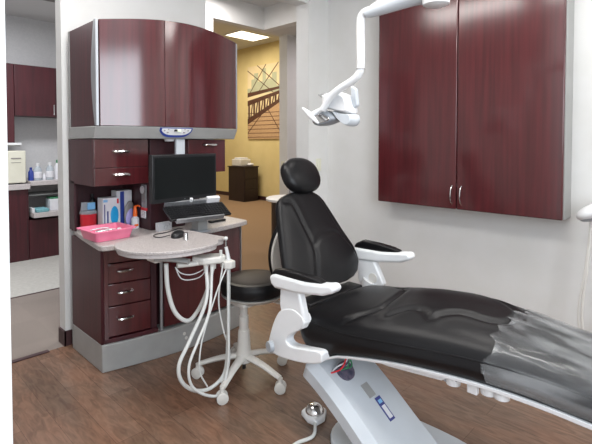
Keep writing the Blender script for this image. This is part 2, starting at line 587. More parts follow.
for x, z in ((1.595, 1.58), (1.622, 1.588), (1.618, 1.567), (1.745, 1.588), (1.742, 1.567), (1.772, 1.58)):
    box(x - 0.004, x + 0.004, yu(x) - 0.002, yu(x) + 0.03, z - 0.003, z + 0.003).o('button', 'taupe', val)
B().cyl((1.69, 2.93, 1.525), (1.69, 2.93, 1.505), 0.04, 0.032).o('sensor_dome', 'white', val)


def pull(parent, x, y, z, w=0.09, mat='chrome'):
    B().tube([(x - w / 2, y + 0.004, z), (x - w / 2 + 0.012, y - 0.018, z), (x, y - 0.024, z), (x + w / 2 - 0.012, y - 0.018, z), (x + w / 2, y + 0.004, z)],
             lambda t: 0.006 + 0.004 * math.sin(PI * t), 8).o('handle', mat, parent)


# ================================================================== HUTCH
hu = thing('hutch_cabinet', (1.7, 3.2, 0.86), 'cherry hutch with small hanging drawers and centre tower below the overhead cabinet', 'cabinet')
CT = 0.862
box(X0 + 0.015, 2.29, 3.455, 3.498, CT, 1.52).o('back_panel', 'cherry_back', hu)
box(X0 + 0.002, X0 + 0.016, 3.36, 3.42, CT, 1.22).o('side_panel', 'cherry_back', hu)
box(X0 + 0.002, 1.563, 3.02, 3.42, 1.205, 1.52).o('drawer_case', 'cherry_dark', hu, 0.002)
for z0, z1 in ((1.207, 1.325), (1.329, 1.518)):
    d = box(X0 + 0.004, 1.561, 2.998, 3.02, z0, z1).o('drawer', 'cherry', hu, 0.002)
    pull(d, 1.36, 2.998, (z0 + z1) / 2 + 0.012, 0.125)
box(1.575, 1.86, 3.0, 3.455, CT, 1.52).o('tower', 'cherry_back', hu, 0.003)
box(1.862, 2.215, 2.985, 3.455, 1.26, 1.52).o('drawer_case', 'cherry_dark', hu, 0.002)
d = box(1.866, 2.213, 2.965, 2.985, 1.262, 1.518).o('drawer', 'cherry', hu, 0.002)
pull(d, 2.06, 2.965, 1.478, 0.13)

# ================================================================== BASE CABINET
bc = thing('base_cabinet', (1.7, 3.2, 0), 'cherry base cabinet with four drawers and a door on a curved grey plinth', 'cabinet')
yb = lambda x: bow(x, 2.905, 2.87, 0.075)
rings = []
B().loft([[(x, yb(x), 0), (x, yb(x), 0.18), (x, 3.43, 0.18), (x, 3.43, 0)] for x in [X0 + 1.13 * i / 20 for i in range(21)]]).o('plinth', 'greypl', bc, 0.006)
for bx, bz in ((1.73, 0.12), (1.745, 0.085)):
    B().cyl((bx, yb(bx) - 0.003, bz), (bx, yb(bx) + 0.01, bz), 0.012).o('socket_cap', 'offwhite', bc)
TOPB = 0.826
box(X0, X0 + 0.02, 2.915, 3.42, 0.18, TOPB).o('side_panel', 'cherry_dark', bc, 0.003)
box(X0 + 0.05, 2.305, 2.97, 3.497, 0.18, TOPB).o('body', 'cherry_back', bc)
box(2.305, 2.312, 2.88, 3.497, 0.18, TOPB).o('side_panel', 'silver', bc, 0.002)['label'] = 'silver right end panel'
yd = lambda x: yb(x) + 0.028
bow_panel(X0 + 0.02, 1.545, lambda x: yb(x) + 0.014, 0.06, 0.181, 0.208).o('bottom_rail', 'cherry_dark', bc, 0.002)
zs = [0.212, 0.415, 0.565, 0.70, 0.815]
for k in range(4):
    d = bow_panel(X0 + 0.05, 1.50, yd, 0.03, zs[k] + 0.003, zs[k + 1] - 0.003, 8).o('drawer', 'cherry', bc, 0.004)
    pull(d, 1.335, yd(1.335), (zs[k] + zs[k + 1]) / 2 + 0.015, 0.11)
bow_panel(X0 + 0.02, X0 + 0.048, lambda x: yb(x) + 0.014, 0.04, 0.208, TOPB, 4).o('stile', 'cherry', bc, 0.002)
bow_panel(1.505, 1.545, lambda x: yb(x) + 0.035, 0.04, 0.208, TOPB, 4).o('stile', 'cherry_back', bc, 0.002)
bow_panel(1.59, 2.3, lambda x: yb(x) + 0.018, 0.03, 0.2, TOPB - 0.01).o('door', 'cherry', bc, 0.003)
B().cyl((1.563, 2.835, 0.19), (1.563, 2.835, TOPB), 0.011, seg=16).o('support_post', 'silver', bc)

# ================================================================== COUNTERTOP
cp = [(1.20, 3.43), (1.165, 3.2), (1.12, 2.80), (1.128, 2.765), (1.16, 2.745)]
cp += [(x, 2.745 - 0.05 * math.sin(PI * (x - 1.16) / 1.16) + 0.06 * (x - 1.16)) for x in [1.25 + 0.1 * i for i in range(11)]]
cp += [(2.33, 2.83), (2.345, 2.86), (2.345, 3.498), (1.26, 3.498), (1.26, 3.43)]
ct = tag(B().prism(cp, 'z', 0.828, CT).o('countertop', 'laminate', bevel=0.006), 'speckled grey countertop with rounded corners on the cherry base cabinet', 'countertop')

# ================================================================== DELIVERY TABLE
dt = thing('delivery_table', (1.4, 2.5, 0.62), 'speckled swing-out delivery table with shaped front edge carrying the dental hoses', 'table')
TT = 0.915
tp = [(1.07, 2.43), (1.10, 2.52), (1.16, 2.575), (1.28, 2.62), (1.40, 2.655), (1.50, 2.69), (1.565, 2.70), (1.61, 2.67), (1.635, 2.56), (1.65, 2.42), (1.665, 2.31),
      (1.672, 2.25), (1.645, 2.222), (1.60, 2.215), (1.565, 2.17), (1.53, 2.14), (1.46, 2.12), (1.37, 2.115), (1.27, 2.135), (1.19, 2.18), (1.12, 2.25), (1.08, 2.33)]
tpp = [(p.x, p.y) for p in smooth_pts([(a, b_, 0) for a, b_ in tp + [tp[0]]], 4)][:-1]
tb = B().prism(tpp, 'z', TT - 0.018, TT)
tb.o('tabletop', 'laminate', dt, 0.004)
cxx, cyy = 1.37, 2.33
B().prism([(cxx + (x - cxx) * 0.965, cyy + (y - cyy) * 0.965) for x, y in tpp], 'z', TT - 0.04, TT - 0.018).o('underside_rim', 'lamedge', dt, 0.004)
# arm mount under the table
B().box(1.24, 1.36, 2.32, 2.42, 0.815, 0.875).o('mount_block', 'offwhite', dt, 0.01)
B().tube([(1.30, 2.37, 0.84), (1.40, 2.62, 0.82), (1.563, 2.835, 0.80)], 0.026, 12, flat=0.7).o('swing_arm', 'offwhite', dt)
B().tube([(1.25, 2.33, 0.842), (1.32, 2.26, 0.838), (1.38, 2.19, 0.826)], lambda t: 0.03, 12, flat=0.5).o('front_bracket', 'greypl', dt)
B().ball((1.50, 2.3, 0.868), (0.05, 0.035, 0.012)).o('knob', 'offwhite', dt)
# instrument holder bar
hb = B().tube([(1.34, 2.25, 0.80), (1.44, 2.22, 0.798), (1.54, 2.2, 0.80)], 0.018, 12, flat=0.8).o('holder_bar', 'offwhite', dt)
B().prism([(1.43, 2.24), (1.46, 2.28), (1.56, 2.25), (1.62, 2.21), (1.61, 2.15), (1.56, 2.13), (1.46, 2.17)], 'z', 0.79, 0.832).o('instrument_holder', 'offwhite', dt, 0.012)
B().prism([(1.575, 2.12), (1.585, 2.18), (1.65, 2.17), (1.64, 2.10), (1.60, 2.09)], 'z', 0.757, 0.80).o('holder_block', 'offwhite', dt, 0.006)
# hoses (centre lines in the hanging plane)
H1 = [(1.288, 2.28, .815), (1.299, 2.28, .663), (1.342, 2.28, .525), (1.421, 2.28, .451), (1.489, 2.28, .485), (1.54, 2.25, .606), (1.555, 2.2, .78)]
H2 = [(1.50, 2.20, .79), (1.475, 2.16, .594), (1.364, 2.16, .393), (1.294, 2.16, .277), (1.311, 2.16, .175), (1.401, 2.16, .09), (1.51, 2.16, .068), (1.589, 2.14, .14), (1.62, 2.15, .34), (1.618, 2.14, .552), (1.612, 2.13, .77)]
H3 = [(1.53, 2.18, .79), (1.468, 2.12, .548), (1.377, 2.10, .401), (1.319, 2.10, .282), (1.337, 2.10, .164), (1.44, 2.10, .07), (1.53, 2.10, .055), (1.59, 2.11, .207), (1.60, 2.12, .446), (1.60, 2.12, .77)]
H4 = [(1.57, 2.13, .79), (1.553, 2.15, .577), (1.585, 2.15, .389), (1.63, 2.15, .25), (1.61, 2.14, .14), (1.55, 2.13, .09)]
H5 = [(1.60, 2.12, .78), (1.53, 2.12, .66), (1.46, 2.12, .50), (1.41, 2.12, .36), (1.40, 2.12, .22), (1.45, 2.12, .11)]
for pts, r in ((H1, .0125), (H2, .011), (H3, .008), (H4, .005), (H5, .0045)):
    B().tube(pts, r, 10, 8).o('hose', 'hose', dt)
for dz in (0, 0.03):
    B().tube([(1.335, 2.26, .79), (1.377, 2.27, .745 - dz), (1.443, 2.27, .722 - dz), (1.512, 2.26, .735 - dz), (1.545, 2.22, .785)], 0.0032, 8).o('cable', 'white', dt)
for x, y in ((1.555, 2.2), (1.50, 2.20), (1.53, 2.18)):
    B().cyl((x, y, 0.79), (x, y, 0.75), 0.015, 0.013, 14).o('hose_cuff', 'offwhite', dt)
# syringe handpiece standing in the holder
sy = B().tube([(1.625, 2.14, 0.77), (1.615, 2.14, 0.82), (1.607, 2.14, 0.855), (1.60, 2.14, 0.88)], lambda t: 0.013 - 0.004 * t, 12).o('handpiece', 'white', dt)
B().cyl((1.60, 2.14, 0.88), (1.60, 2.14, 0.925), 0.005, 0.004, 10).o('tip', 'chrome', sy)
B().ball((1.60, 2.14, 0.931), (0.012, 0.012, 0.012)).o('tip_cap', 'hose', sy)
hp = B().tube([(1.572, 2.15, 0.80), (1.570, 2.15, 0.845), (1.570, 2.15, 0.865)], 0.009, 10).o('handpiece', 'hose', dt)

# ================================================================== ITEMS ON THE COUNTER
# pink tray
tr = thing('instrument_tray', (1.27, 2.99, CT), 'shallow pink plastic tub full of small instruments on the left countertop', 'tray')


def rrect(cx, cy, hx, hy, r, z, n=5):
    out = []
    for sx, sy, a0 in ((1, 1, 0), (-1, 1, PI / 2), (-1, -1, PI), (1, -1, 1.5 * PI)):
        for k in range(n + 1):
            a = a0 + PI / 2 * k / n
            out.append(Vector((cx + sx * (hx - r) + r * math.cos(a), cy + sy * (hy - r) + r * math.sin(a), z)))
    return out


TX, TY = 1.255, 2.99
trz = Matrix.Translation((TX, TY, 0)) @ Matrix.Rotation(math.radians(3), 4, 'Z') @ Matrix.Translation((-TX, -TY, 0))
rg = [rrect(TX, TY, .115, .105, .02, CT + .001), rrect(TX, TY, .132, .122, .024, CT + .062), rrect(TX, TY, .148, .14, .03, CT + .064), rrect(TX, TY, .148, .14, .03, CT + .070),
      rrect(TX, TY, .126, .116, .022, CT + .069), rrect(TX, TY, .11, .10, .018, CT + .006)]
B().loft(rg).xf(trz).o('tub', 'pink', tr)
ins = random.Random(2)
for k in range(8):
    cx_, cy_ = TX - 0.02 + ins.uniform(-.035, .03), TY + ins.uniform(-.05, .05)
    a = ins.uniform(-.6, .6)
    L = ins.uniform(.05, .07)
    z = CT + .035 + .0035 * k
    o = B().tube([(cx_ - L * math.cos(a), cy_ - L * math.sin(a) * .6, z), (cx_, cy_, z + .006), (cx_ + L * math.cos(a), cy_ + L * math.sin(a) * .6, z)], 0.0035, 8, 3).o('dental_instrument', 'chrome' if k % 2 else 'paper')
    tag(o, 'small steel hand instrument lying in the pink tub', 'instrument', 'instruments in the pink tub')
tag(B().prism([(TX - .095, TY - .08), (TX + .04, TY - .085), (TX + .06, TY + .05), (TX - .085, TY + .06)], 'z', CT + .012, CT + .030).o('paper_packet', 'paper', bevel=.003),
    'printed paper packet lying under the instruments in the pink tub', 'packet')
tag(B().ball((TX + .085, TY + .0, CT + .045), (.016, .013, .012)).o('cotton_ball', 'card'), 'tiny white cotton piece at the right end of the pink tub', 'cotton')

# sharps container
sx_, sy_ = 1.27, 3.34
sh = thing('sharps_container', (sx_, sy_, CT), 'red sharps container with clear lid at left end of the counter', 'container')
B().lathe((sx_, sy_, CT), [(.048, .001), (.052, .01), (.056, .115), (.058, .12), (.05, .121)]).o('tub', 'red', sh)
B().lathe((sx_, sy_, CT), [(.058, .121), (.06, .13), (.056, .145), (.03, .148)]).o('lid', 'clear', sh)
B().prism([(sx_ - .05, CT + .145), (sx_ + .05, CT + .145), (sx_ + .045, CT + .20), (sx_ - .045, CT + .205)], 'y', sy_ + .0, sy_ + .012).o('flap', 'clear', sh, .003)
B().box(sx_ - .01, sx_ + .045, sy_ - .02, sy_ - .002, CT + .149, CT + .20).o('counter_flap', 'skyblue', sh, .006)

# glove boxes
g = thing('glove_box', (1.45, 3.33, CT), 'white glove box with bright blue oval opening beside the red container', 'box')
box(1.325, 1.445, 3.22, 3.31, CT + .001, CT + .235).o('carton', 'card', g, .002)
B().ball((1.41, 3.219, CT + .105), (.030, .003, .068)).o('opening', 'cyan', g)
box(1.335, 1.342, 3.2185, 3.22, CT + .03, CT + .19).o('print', 'navy', g)
box(1.355, 1.366, 3.2185, 3.22, CT + .02, CT + .14).o('print', 'navy', g)
box(1.33, 1.36, 3.2185, 3.22, CT + .205, CT + .222).o('print', 'skyblue', g)
box(1.428, 1.441, 3.2185, 3.22, CT + .19, CT + .225).o('print', 'red', g)
g = thing('tissue_box', (1.6, 3.42, CT), 'taller white and dark blue box with lilac hand print behind pump bottle', 'box')
box(1.545, 1.566, 3.27, 3.36, CT + .001, CT + .275).o('carton', 'card', g, .002)
box(1.448, 1.545, 3.27, 3.36, CT + .001, CT + .275).o('carton', 'card', g, .002)
box(1.475, 1.505, 3.268, 3.27, CT + .01, CT + .27).o('print', 'blue', g)
# spray paddle
g = thing('hand_mirror', (1.60, 3.30, CT), 'lilac and grey oval hand mirror leaning in front of tall blue box', 'mirror')
B().ball((1.525, 3.235, CT + .115), (.036, .010, .085), Matrix.Rotation(.15, 3, 'Y')).o('back', 'taupe', g)
B().ball((1.53, 3.229, CT + .08), (.031, .010, .065), Matrix.Rotation(.15, 3, 'Y')).o('face', 'lilac', g)
# pump bottle
px_, py_ = 1.54, 3.165
g = thing('pump_bottle', (px_, py_, CT), 'small white soap bottle with orange pump beside the tower', 'bottle')
B().lathe((px_, py_, CT), [(.026, .001), (.028, .01), (.028, .075), (.014, .088), (.012, .09)]).o('bottle', 'card', g)
box(px_ - .02, px_ + .01, py_ - .030, py_ - .027, CT + .02, CT + .035).o('label_print', 'orange', g)
pm = B().lathe((px_, py_, CT), [(.016, .09), (.016, .12), (.011, .15), (.01, .165)]).o('pump', 'orange', g)
B().tube([(px_, py_, CT + .165), (px_ + .015, py_ - .02, CT + .168), (px_ + .025, py_ - .03, CT + .16)], .006, 8, 3).o('nozzle', 'orange', pm)
# dark bottle behind
tag(B().lathe((1.335, 3.43, CT), [(.02, .001), (.022, .01), (.022, .2), (.01, .22), (.012, .225), (.012, .25), (.006, .252)]).o('spray_bottle', 'black'),
    'slim dark bottle standing behind the red sharps container', 'bottle')
# things hanging on the tower's left side
g = thing('brush_pack', (1.556, 3.09, 1.0), 'clear hanging pack with white label on the tower side', 'packet')
box(1.567, 1.5745, 3.05, 3.12, 1.02, 1.19).o('bag', 'clear', g, .002)
box(1.564, 1.567, 3.06, 3.11, 1.07, 1.15).o('card_insert', 'taupe', g)
box(1.562, 1.5665, 3.05, 3.12, 0.945, 1.0).o('barcode_label', 'paper', g)
B().cyl((1.560, 3.10, 1.15), (1.5745, 3.10, 1.15), .028).o('round_tag', 'white', g)
box(1.5655, 1.5745, 3.045, 3.125, 1.0, 1.02).o('red_band', 'red', g)

# monitor
RM = Matrix.Translation((1.44, 2.72, 0)) @ Matrix.Rotation(math.radians(7), 4, 'Z') @ Matrix.Translation((-1.44, -2.75, 0))
mo = thing('monitor', (1.72, 2.75, 1.24), 'wide black flat monitor hanging on a bracket over the keyboard', 'monitor')
B().box(1.44, 2.0, 2.745, 2.785, 1.092, 1.415).xf(RM).o('housing', 'black', mo, .006)
box(1.46, 1.98, 2.742, 2.7455, 1.12, 1.395).xf(RM).o('screen', 'screen', mo)
box(1.62, 1.82, 2.785, 2.82, 1.16, 1.34).xf(RM).o('rear_housing', 'black', mo, .01)
box(1.70, 1.705, 2.7425, 2.7445, 1.102, 1.108).xf(RM).o('logo', 'silver', mo)
br = thing('monitor_bracket', (1.75, 2.88, 1.2), 'pale metal upright bracket holding the black monitor', 'bracket')
box(1.715, 1.785, 2.875, 2.90, 1.2, 1.522).o('upright', 'bluegrey', br, .003)
box(1.71, 1.79, 2.84, 2.875, 1.22, 1.30).o('mount_plate', 'silver', br, .003)
B().tube([(1.75, 2.90, 1.24), (1.75, 2.999, 1.24)], .02, 10, 0).o('stub_arm', 'silver', br)

# keyboard on arm
RK = Matrix.Translation((1.752, 2.655, 1.018)) @ Matrix.Rotation(math.radians(-8), 4, 'Z') @ Matrix.Rotation(math.radians(27), 4, 'X')
ks = thing('keyboard_stand', (1.80, 2.72, CT), 'silver keyboard shelf on a short post above the counter', 'stand')
B().box(-.19, .16, -.085, -.072, -.016, .012).box(-.19, .16, -.085, .085, -.02, -.014).xf(RK).o('shelf', 'silver', ks, .002)
B().box(-.21, .19, .095, .11, -.01, .03).xf(RK).o('rear_rail', 'silver', ks, .003)
B().cyl((-.02, .100, .02), (-.02, .100, .045), .012).xf(RK).o('knob', 'white', ks)
B().box(.10, .20, .085, .115, .0, .045).xf(RK).o('receiver', 'card', ks, .003)
B().prism([(1.78, 2.70), (1.86, 2.70), (1.86, 2.79), (1.78, 2.79)], 'z', CT, .98).o('post', 'greypl', ks, .006)
B().lathe((1.83, 2.75, CT), [(.075, .0), (.075, .01), (.05, .016)]).o('foot', 'bluegrey_dark', ks)
kb = thing('keyboard', (1.76, 2.66, 1.01), 'black computer keyboard tilted on the silver shelf under the monitor', 'keyboard')
B().box(-.225, .225, -.068, .085, -.013, .004).xf(RK).o('case', 'black', kb, .004)
kk = B()
for r_ in range(6):
    for c_ in range(20):
        if (r_ == 0 and 4 < c_ < 10):
            continue
        x = -.217 + c_ * .0218
        y = -.058 + r_ * .0235
        kk.box(x, x + .018, y, y + .0185, .004, .010)
kk.xf(RK).o('keys', 'black', kb, smooth=False)
# black box device
dv = thing('remote_control', (2.05, 2.93, CT), 'slim black device lying on the counter right of the stand', 'device')
B().box(-.075, .075, -.02, .02, .001, .02).xf(Matrix.Translation((2.12, 2.95, CT)) @ Matrix.Rotation(math.radians(2), 4, 'Z')).o('body', 'black', dv, .005)
B().box(-.06, -.02, -.008, .008, .02, .0215).xf(Matrix.Translation((2.12, 2.95, CT)) @ Matrix.Rotation(math.radians(2), 4, 'Z')).o('button', 'taupe', dv)
# small white carton with print
g = thing('small_carton', (1.66, 2.93, CT), 'small white printed carton standing behind the computer mouse', 'box')
R_ = Matrix.Translation((1.64, 2.93, CT)) @ Matrix.Rotation(math.radians(5), 4, 'Z')
B().box(-.055, .055, -.02, .02, .001, .062).xf(R_).o('carton', 'card', g, .002)
B().box(-.02, .05, -.0215, -.0198, .015, .05).xf(R_).o('printed_side', 'paper', g)
# mouse
ms = thing('computer_mouse', (1.46, 2.43, TT), 'black computer mouse with its cable on the speckled delivery table', 'mouse')
B().ball((1.47, 2.455, TT + .011), (.038, .068, .028), Matrix.Rotation(-.9, 3, 'Z')).o('body', 'black', ms)
B().tube([(1.43, 2.48, TT + .012), (1.37, 2.49, TT + .005), (1.36, 2.55, TT + .004), (1.40, 2.60, TT + .004), (1.48, 2.61, TT + .004), (1.56, 2.64, TT + .006), (1.62, 2.68, TT + .001), (1.72, 2.75, CT + .01)], .003, 8).o('cable', 'black', ms)
B().box(-.002, .002, -.01, .01, 0, .003).xf(Matrix.Translation((1.445, 2.475, TT + .034)) @ Matrix.Rotation(-.9, 4, 'Z')).o('wheel', 'taupe', ms)
cu = thing('metal_cup', (1.49, 2.30, TT), 'tiny shiny steel thimble cup in front of the computer mouse', 'cup')
B().lathe((1.458, 2.345, TT), [(.017, .001), (.0155, .01), (.0125, .042), (.011, .042), (.012, .012)]).o('cup', 'chrome', cu)

# ================================================================== OPERATOR STOOL
SX, SY = 1.79, 2.21
st = thing('operator_stool', (SX, SY, 0), 'operator stool with dark round seat and white five-star castor base', 'stool')
B().lathe((SX, SY, 0), [(.018, .10), (.05, .11), (.055, .13), (.05, .16), (.044, .18), (.036, .30), (.034, .31), (.03, .312), (.03, .40), (.024, .402), (.024, .475)]).o('column', 'offwhite', st)
B().cyl((SX, SY, .06), (SX, SY, .11), .012).o('spindle_tip', 'black', st)
for a in (-10, -82, -154, 134, 62):
    q = math.radians(a)
    c, s_ = math.cos(q), math.sin(q)
    B().tube([(SX + .03 * c, SY + .03 * s_, .145), (SX + .16 * c, SY + .16 * s_, .125), (SX + .29 * c, SY + .29 * s_, .088)], lambda t: .03 - .01 * t, 12, flat=.62).o('leg', 'offwhite', st)
    cxs, cys = SX + .295 * c, SY + .295 * s_
    ca = thing('caster', (0, 0, 0), '', '')
    del ca['label']
    del ca['category']
    ca.parent = st
    ca.location = (cxs - SX, cys - SY, 0)
    ax = math.radians(225) + .35 * math.sin(q * 2)
    d = Vector((math.cos(ax), math.sin(ax), 0))
    p = Vector((cxs, cys, .034))
    for sgn in (-1, 1):
        B().tube([p + d * sgn * .007, p + d * sgn * .012, p + d * sgn * .024, p + d * sgn * .027], lambda t: .034 if .2 < t < .9 else .028, 18, 0).o('wheel', 'offwhite', ca)
    B().cyl((cxs, cys, .04), (cxs, cys, .09), .012, .014, 14).o('stem', 'offwhite', ca)
ux, uy = 1.91, 2.26
SZ = .025
se = B()
se.lathe((ux, uy, SZ), [(.12, .485), (.195, .487), (.212, .50), (.216, .53), (.213, .56), (.198, .580), (.15, .590), (.05, .594)], 40)
se.o('seat', 'leather', st)
B().lathe((ux, uy, SZ), [(.03, .592), (.15, .5915), (.172, .586), (.15, .5925), (.03, .597)], 36).o('seat_top', 'leather_brown', st)['label'] = 'dark brown seat top'
B().lathe((ux, uy, SZ), [(.08, .45), (.18, .458), (.21, .483), (.19, .487)], 36).o('seat_pan', 'offwhite', st)
box(SX - .05, ux + .05, SY - .06, uy + .06, .465, .490).o('tilt_plate', 'offwhite', st, .008)
B().tube([(2.09, 2.16, .48), (2.10, 2.15, .42), (2.09, 2.14, .33)], .004, 8).o('lever', 'hose', st)
# backrest of the stool, curved pad with pale shell
sc_ = (1.93, 2.27)
rings_o, rings_s = [], []
for i in range(15):
    t = i / 14
    z = .62 + .36 * t
    half = .62 * math.sin(PI * min(1, max(0, .12 + .76 * t))) ** .5
    rr_ = .19 + .03 * t
    ring, ring2 = [], []
    a0 = math.radians(-72)
    n = 10
    for k in range(n + 1):
        a = a0 + half * (k / n * 2 - 1)
        ring.append((sc_[0] + (rr_ + .005) * math.cos(a), sc_[1] + (rr_ + .005) * math.sin(a), z))
        ring2.append((sc_[0] + (rr_ + .045) * math.cos(a), sc_[1] + (rr_ + .045) * math.sin(a), z))
    for k in range(n, -1, -1):
        a = a0 + half * (k / n * 2 - 1)
        ring.append((sc_[0] + (rr_ + .042) * math.cos(a), sc_[1] + (rr_ + .042) * math.sin(a), z))
        ring2.append((sc_[0] + (rr_ + .062) * math.cos(a * .97 + a0 * .03), sc_[1] + (rr_ + .062) * math.sin(a * .97 + a0 * .03), z))
    rings_o.append(ring)
    rings_s.append(ring2)
B().loft(rings_o).o('backrest', 'leather', st, .012)
B().loft(rings_s).o('backrest_shell', 'offwhite', st, .008)
B().tube([(2.02, 2.25, .46), (1.98, 2.09, .465), (2.01, 2.015, .51), (2.01, 2.015, .68)], .016, 10, flat=.7).o('backrest_arm', 'offwhite', st)

# ================================================================== PATIENT CHAIR
pc = thing('dental_chair', (1.93, 1.1, 0), 'black leather dental patient chair with white armrests and pale lift arm', 'dental chair')
SEC = [(1.575, 1.67, 2.16, .61, .0, .56), (1.54, 1.61, 2.22, .645, .015, .52), (1.44, 1.60, 2.24, .650, .055, .45), (1.30, 1.60, 2.25, .650, .085, .505), (1.05, 1.61, 2.25, .680, .098, .562), (.85, 1.63, 2.23, .702, .090, .585),
       (.65, 1.66, 2.21, .712, .072, .592), (.45, 1.69, 2.18, .705, .050, .582), (.30, 1.70, 2.17, .694, .035, .572), (.14, 1.71, 2.15, .675, .02, .565), (.09, 1.74, 2.12, .65, .0, .585)]


def sec(y):
    if y >= SEC[0][0]:
        return SEC[0][1:]
    if y <= SEC[-1][0]:
        return SEC[-1][1:]
    for i in range(len(SEC) - 1):
        a, b_ = SEC[i], SEC[i + 1]
        if a[0] >= y >= b_[0]:
            t = (a[0] - y) / (a[0] - b_[0])
            p0 = SEC[max(i - 1, 0)]
            p3 = SEC[min(i + 2, len(SEC) - 1)]
            out = []
            for k in range(1, 6):
                m1 = (b_[k] - p0[k]) / max(1e-6, (p0[0] - b_[0])) * (a[0] - b_[0])
                m2 = (p3[k] - a[k]) / max(1e-6, (a[0] - p3[0])) * (a[0] - b_[0])
                out.append((2 * t ** 3 - 3 * t * t + 1) * a[k] + (t ** 3 - 2 * t * t + t) * m1 + (-2 * t ** 3 + 3 * t * t) * b_[k] + (t ** 3 - t * t) * m2)
            return out


GR = [smooth_pts([(x, y, 0) for x, y in g_], 5) for g_ in (
    [(1.63, 1.27), (1.67, 1.22), (1.73, 1.15), (1.85, 1.14), (1.965, 1.16), (2.03, 1.24)],
    [(1.70, 1.08), (1.765, 1.01), (1.765, .95), (1.728, .90), (1.772, .87), (1.816, .80), (1.825, .70), (1.86, .64), (1.93, .62), (2.0, .65), (2.10, .78), (2.17, .95), (2.17, 1.10), (2.12, 1.16), (2.03, 1.20)],
)]


def seg_d(p, a, b_):
    ab = b_ - a
    t = max(0, min(1, (p - a).dot(ab) / max(1e-9, ab.dot(ab))))
    return (p - a - ab * t).length


def groove(p, lines, w, depth):
    d = min(seg_d(p, a, b_) for L in lines for a, b_ in zip(L, L[1:]))
    return -depth * math.exp(-(d / w) ** 2) + depth * .25 * math.exp(-((d - 2.6 * w) / (1.8 * w)) ** 2)


def seat_ring(y, NT=52, off=0.0, wrap=False):
    xn, xf, ze, cr, zb = sec(y)
    top = []
    for k in range(NT + 1):
        t = k / NT
        x = xn + (xf - xn) * t
        z = ze + cr * math.sin(PI * t) ** .6 - .02 * (abs(2 * t - 1) ** 10)
        if not wrap:
            z += groove(Vector((x, y, 0)), GR, .010, .012)
            z += .012 * math.exp(-(((x - 1.99) / .19) ** 2 + ((y - .90) / .25) ** 2) ** 2)
        top.append(Vector((x, y, z + off)))
    # stitched seam bead, then bulging sides
    side_f = [Vector((xf + .004 + off, y, ze - .032)), Vector((xf + .012 + off, y, ze - .06)), Vector((xf + .014 + off, y, (ze + zb) / 2 - .01)), Vector((xf + .006 + off, y, zb + .02)), Vector((xf - .03, y, zb))]
    side_n = [Vector((xn + .02, y, zb)), Vector((xn + .002 - off, y, zb + .02)), Vector((xn - .010 - off, y, (ze + zb) / 2 - .01)), Vector((xn - .010 - off, y, ze - .06)), Vector((xn - .003 - off, y, ze - .032))]
    return top, side_f, side_n


rings = []
NY = 110
for i in range(NY + 1):
    y = 1.575 - (1.575 - .09) * i / NY
    t_, sf, sn = seat_ring(y)
    rings.append(t_ + sf + sn)
B().loft(rings).o('seat_cushion', 'leather', pc, angle=60)
# piping along the near and far seam
for sg in (0, 1):
    pts = []
    for i in range(0, 61):
        y = 1.49 - 1.36 * i / 60
        s5 = sec(y)
        pts.append((s5[0] - .002 if sg == 0 else s5[1] + .003, y, s5[2] - .028))
    B().tube(pts, .0038, 6, 0).o('piping', 'leather', pc)
# white carrier tray under the upholstery
rings = []
for i in range(41):
    y = 1.44 - 1.34 * i / 40
    s5 = sec(y)
    zb = s5[4]
    dep = .012 + .016 * (i / 40)
    rings.append([(s5[0] + .004, y, zb + .004), (s5[1] - .0, y, zb + .004), (s5[1] - .05, y, zb - dep), (s5[0] + .05, y, zb - dep), (s5[0] + .008, y, zb - dep * .6)])
B().loft(rings).o('seat_tray', 'white', pc, .003)
# underside mechanism plates
B().prism([(1.28, .50), (1.05, .55), (.86, .573), (.80, .56), (.83, .535), (1.08, .505)], 'x', 1.69, 1.72).o('side_plate', 'white', pc, .006)
B().prism([(1.40, .40), (1.30, .45), (.95, .54), (.80, .56), (.9, .50), (1.25, .38)], 'x', 2.12, 2.15).o('side_plate', 'white', pc, .006)
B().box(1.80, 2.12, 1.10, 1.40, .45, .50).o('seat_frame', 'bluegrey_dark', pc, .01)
for y_, z_ in ((.80, .545), (.66, .56), (.61, .562)):
    B().lathe((1.735, y_, z_ - .03), [(.012, .0), (.028, .004), (.030, .02), (.024, .035)], 18).o('mounting_cap', 'white', pc)
B().box(1.70, 1.725, .69, .73, .525, .575).o('bracket', 'white', pc, .004)
B().tube([(1.72, .88, .56), (1.72, .83, .53), (1.72, .79, .535), (1.72, .77, .565)], .006, 8).o('tool_loop', 'bluegrey_dark', pc)
# lift arm: broad tapering cover from the floor plate up to the seat
axp = smooth_pts([(0, 1.535, .43), (0, 1.49, .425), (0, 1.38, .365), (0, 1.25, .275), (0, 1.10, .155), (0, .98, .06)], 6)
rings = []
for i, p in enumerate(axp):
    t = i / (len(axp) - 1)
    d = (axp[min(i + 1, len(axp) - 1)] - axp[max(i - 1, 0)]).normalized()
    nrm = Vector((0, d.z, -d.y))
    if nrm.z < 0:
        nrm = -nrm
    hw = .075 + .110 * min(1, t / .22) ** .6
    th = .10
    cx0 = 1.79 + .02 * t
    rings.append([Vector((cx0 - hw + .035, p.y, p.z)), Vector((cx0 + hw - .02, p.y, p.z)), Vector((cx0 + hw, p.y, p.z)) - nrm * .03, Vector((cx0 + hw, p.y, p.z)) - nrm * th,
                  Vector((cx0 - hw, p.y, p.z)) - nrm * th, Vector((cx0 - hw - .005, p.y, p.z)) - nrm * .04])
la = B().loft(rings).o('lift_arm', 'bluegrey', pc, .008)
